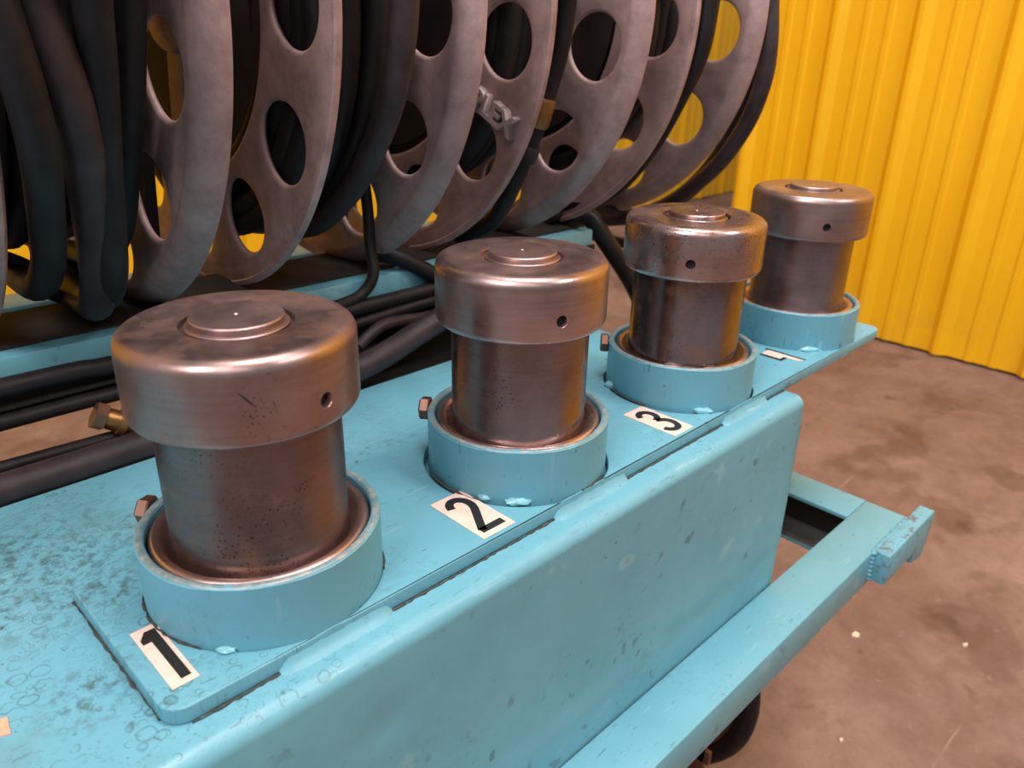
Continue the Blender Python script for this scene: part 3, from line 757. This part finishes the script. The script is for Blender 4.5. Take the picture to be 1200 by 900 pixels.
def coil(xa, xb, r_in, layers, cols, hr, label, seed):
    rnd = random.Random(seed); pts = []; st = 56
    pitch = (xb-xa)/max(1, cols-1)
    for L in range(layers):
        for c in range(cols):
            cc = c if L % 2 == 0 else cols-1-c
            for k in range(st):
                f = k/st; a = 2*PI*f
                x0 = xa + pitch*cc; x1 = xa + pitch*(cc + (1 if L % 2 == 0 else -1)) if c < cols-1 else x0
                r = r_in + hr*1.86*L + (hr*1.86*f if c == cols-1 else 0) + 0.0035*math.sin(a*2 + c*1.7 + L) + 0.004*math.sin(a + seed)
                sag = 0.0
                pts.append((x0 + (x1-x0)*max(0, (f-0.8)/0.2) + 0.002*math.sin(a*3+c), YC - r*math.cos(a), ZC - r*math.sin(a) - sag))
    m = MB(); m.tube(pts, hr, 10)
    return tag(m.build('hydraulic_hose', RUBBER, smooth=60), label, 'hose', 'black hydraulic hoses wound on the reels')
coil(-0.050, 0.030, 0.142, 4, 4, 0.0125, 'black hose wound on the leftmost reel behind its loose sagging loops', 1)
coil(0.198, 0.255, 0.142, 5, 3, 0.0125, 'thick bundle of black hose filling the second reel from the left', 2)
coil(0.450, 0.495, 0.142, 4, 3, 0.0125, 'black hose wound low on the third reel from the left, behind the PLEX flange', 3)
coil(0.703, 0.750, 0.142, 4, 3, 0.0125, 'black hose wound low on the rightmost reel', 4)

def hose(pts, r, label, mat=None, name='hydraulic_hose', cat='hose', sub=8, group=None):
    m = MB(); m.tube(smooth_path(pts, sub), r, 14)
    return tag(m.build(name, mat or RUBBER, smooth=60), label, cat, group)
hose([(-0.034, 0.25, 0.56), (-0.036, 0.150, 0.44), (-0.034, 0.145, 0.390), (-0.032, 0.152, 0.355), (-0.026, 0.156, 0.326), (-0.019, 0.165, 0.295), (-0.01, 0.188, 0.259), (-0.002, 0.217, 0.218), (0.005, 0.247, 0.172), (0.010, 0.285, 0.127), (0.020, 0.345, 0.105), (0.03, 0.464, 0.105), (0.04, 0.54, 0.125), (0.05, 0.60, 0.20), (0.06, 0.62, 0.30)],
     0.0150, 'black hose loop sagging lowest from the leftmost reel, left of cylinder 1', RUBBER_WORN)
hose([(-0.006, 0.22, 0.54), (-0.006, 0.125, 0.43), (-0.006, 0.122, 0.384), (-0.004, 0.138, 0.352), (0.0, 0.157, 0.317), (0.004, 0.181, 0.276), (0.009, 0.216, 0.211), (0.014, 0.25, 0.152), (0.024, 0.32, 0.115), (0.035, 0.42, 0.105), (0.04, 0.52, 0.13)],
     0.0120, 'black hose loop on the leftmost reel, beside its right flange', RUBBER)
hose([(-0.055, 0.23, 0.52), (-0.058, 0.155, 0.42), (-0.058, 0.144, 0.38), (-0.056, 0.14, 0.350), (-0.05, 0.145, 0.307), (-0.044, 0.163, 0.264), (-0.038, 0.2, 0.219), (-0.032, 0.247, 0.171), (-0.026, 0.32, 0.135), (-0.02, 0.42, 0.125)],
     0.0125, 'black hose loop along the left flange of the leftmost reel', RUBBER)
hose([(-0.036, 0.40, 0.150), (-0.010, 0.40, 0.132), (-0.002, 0.40, 0.110), (0.012, 0.40, 0.099)], 0.0065, 'thin grimy hose hanging under the leftmost reel before the yellow wall', DARKSTEEL)
hose([(0.5, 0.187, 0.419), (0.5, 0.193, 0.379), (0.5, 0.199, 0.337), (0.5, 0.210, 0.302), (0.495, 0.226, 0.250), (0.49, 0.244, 0.205), (0.485, 0.27, 0.152), (0.48, 0.295, 0.122), (0.47, 0.34, 0.103)],
     0.0105, 'single black hose with brass ends hanging in the third reel from the left', RUBBER)
def sleeve(p, q, r, name, mat, parent=None):
    m = MB(); p, q = Vector(p), Vector(q); m.tube([p, p.lerp(q, 0.1), p.lerp(q, 0.9), q], r, 18, rs=[r*0.9, r, r, r*0.9])
    return m.build(name, mat, parent)
fit = tag(sleeve((0.4975, 0.2165, 0.2800), (0.4950, 0.2270, 0.2480), 0.0135, 'hose_fitting', BRASS), 'brass hose fitting on the single hose in the PLEX reel', 'fitting')
sleeve((0.4935, 0.234, 0.226), (0.491, 0.242, 0.208), 0.0130, 'crimp_collar', DARKSTEEL, fit)
hose([(0.70, 0.155, 0.46), (0.70, 0.144, 0.432), (0.70, 0.145, 0.387), (0.70, 0.151, 0.331), (0.70, 0.173, 0.28), (0.70, 0.214, 0.208), (0.69, 0.266, 0.146), (0.685, 0.33, 0.118), (0.68, 0.40, 0.104)],
     0.0125, 'black hose hugging the left flange of the rightmost reel', RUBBER)
hose([(0.880, 0.20, 0.50), (0.877, 0.182, 0.445), (0.876, 0.184, 0.394), (0.877, 0.176, 0.331), (0.880, 0.180, 0.264), (0.878, 0.205, 0.198), (0.874, 0.258, 0.128), (0.868, 0.33, 0.082), (0.86, 0.42, 0.060)],
     0.0130, 'outermost black hose loop hanging clear of the rightmost reel against the yellow wall', RUBBER_WORN)
hose([(0.856, 0.20, 0.50), (0.856, 0.160, 0.443), (0.855, 0.152, 0.394), (0.856, 0.145, 0.341), (0.858, 0.147, 0.293), (0.861, 0.166, 0.235), (0.865, 0.21, 0.17), (0.87, 0.28, 0.11)],
     0.0120, 'second black hose loop crossing the upper rim of the rightmost reel', RUBBER_WORN)
hose([(0.038, 0.20, 0.50), (0.037, 0.173, 0.42), (0.036, 0.178, 0.375), (0.036, 0.190, 0.340), (0.036, 0.210, 0.295), (0.036, 0.244, 0.237), (0.037, 0.282, 0.183), (0.04, 0.35, 0.145), (0.045, 0.45, 0.13)],
     0.0115, 'dark hose strand deepest inside the leftmost reel, nearest its right flange', RUBBER)
hose([(0.25, 0.16, 0.48), (0.25, 0.150, 0.44), (0.25, 0.148, 0.399), (0.25, 0.151, 0.367), (0.25, 0.159, 0.328), (0.25, 0.180, 0.278), (0.25, 0.226, 0.219), (0.25, 0.272, 0.180), (0.25, 0.325, 0.150), (0.25, 0.40, 0.135)],
     0.0125, 'outer right strand of hose on the second reel from the left', RUBBER_WORN)
# hoses and pipes lying behind the table edge
TG = 'hoses running behind the table edge'
hose([(-0.60, 0.249, -0.006), (-0.186, 0.249, -0.006), (-0.103, 0.249, -0.006), (-0.045, 0.249, -0.006), (0.018, 0.249, -0.005), (0.116, 0.248, -0.003), (0.248, 0.243, 0.009), (0.33, 0.248, 0.027), (0.40, 0.252, 0.043), (0.50, 0.262, 0.052)],
     0.0142, 'thick worn black hose lying along the back edge of the turquoise table', RUBBER_WORN, group=TG)
hose([(-0.60, 0.272, 0.004), (-0.181, 0.272, 0.003), (-0.094, 0.271, 0.003), (0.008, 0.270, 0.001), (0.133, 0.272, -0.001), (0.30, 0.278, 0.010), (0.50, 0.285, 0.02)],
     0.0060, 'thin black hose just behind the thick one at the table edge', RUBBER, group=TG)
hose([(-0.60, 0.287, 0.036), (-0.084, 0.286, 0.036), (0.012, 0.286, 0.035), (0.147, 0.285, 0.034), (0.334, 0.285, 0.045), (0.60, 0.287, 0.050)],
     0.0070, 'black pipe resting on the dark channel, below the reel beam', RUBBER, group=TG)
hose([(-0.60, 0.288, 0.066), (-0.078, 0.2885, 0.065), (0.01, 0.2885, 0.062), (0.151, 0.2885, 0.058), (0.323, 0.288, 0.059), (0.60, 0.289, 0.062)],
     0.0085, 'black pipe along the lower edge of the turquoise reel beam', RUBBER, group=TG)
hose([(0.318, 0.34, 0.26), (0.315, 0.32, 0.20), (0.312, 0.31, 0.16), (0.309, 0.305, 0.124), (0.302, 0.291, 0.092), (0.284, 0.290, 0.073), (0.255, 0.287, 0.068), (0.225, 0.287, 0.067)],
     0.0065, 'bent black pipe dropping in front of the turquoise beam between cylinders 1 and 2', RUBBER)
hose([(0.33, 0.33, 0.105), (0.350, 0.305, 0.100), (0.386, 0.29, 0.078), (0.432, 0.28, 0.045), (0.47, 0.27, 0.02)],
     0.0100, 'black hose slanting down across the beam, left of cylinder 2', RUBBER)
hose([(0.26, 0.268, 0.022), (0.303, 0.276, 0.036), (0.368, 0.280, 0.030), (0.45, 0.28, 0.028)], 0.0070, 'short black hose in the gap between cylinders 1 and 2', RUBBER_WORN)
hose([(0.662, 0.36, 0.100), (0.715, 0.33, 0.100), (0.737, 0.305, 0.062), (0.790, 0.28, -0.019), (0.84, 0.28, -0.10)], 0.0140, 'black hose falling off the beam end beside cylinder 3', RUBBER)
hose([(0.69, 0.40, 0.100), (0.722, 0.38, 0.100), (0.781, 0.37, 0.095), (0.89, 0.36, 0.075)], 0.0080, 'black pipe sticking out past the beam end behind cylinder 3', RUBBER)
hose([(0.56, 0.30, 0.03), (0.60, 0.30, 0.02), (0.66, 0.30, 0.015), (0.72, 0.33, 0.01)], 0.02, 'fat black hose under the beam end behind cylinder 3', RUBBER)
f2 = tag(sleeve((-0.008, 0.270, 0.022), (0.024, 0.264, 0.003), 0.0098, 'pipe_fitting', BRASS), 'tarnished brass pipe fitting between the black hoses left of cylinder 1', 'fitting')
m = MB(); m.tube([(-0.016, 0.272, 0.027), (-0.008, 0.270, 0.022)], 0.0125, 6); m.build('hex_nut', RUSTY, f2, smooth=20)
m = MB(); m.tube([(0.002, 0.268, 0.016), (0.007, 0.267, 0.013)], 0.0120, 18); m.build('fitting_ridge', BRASS, f2)

# ---------------------------------------------------------------- flakes on the floor
def flake(x, y, s, lab, seed):
    rnd = random.Random(seed); n = 7
    poly = [(x + s*rnd.uniform(.5, 1.1)*math.cos(2*PI*k/n), y + s*0.7*rnd.uniform(.5, 1.1)*math.sin(2*PI*k/n)) for k in range(n)]
    m = MB(); m.prism(poly, -ZO, -ZO + 0.004); tag(m.build('paint_flake', FLAKE, smooth=0), lab, 'flake', 'pale flakes on the concrete floor')
flake(1.233, -0.033, 0.014, 'largest pale flake on the floor, right of the turquoise rail', 1)
flake(1.368, -0.202, 0.008, 'pale flake farthest right on the concrete floor', 2)
flake(0.947, -0.130, 0.006, 'tiny pale flake on the floor nearest the wheel', 3)
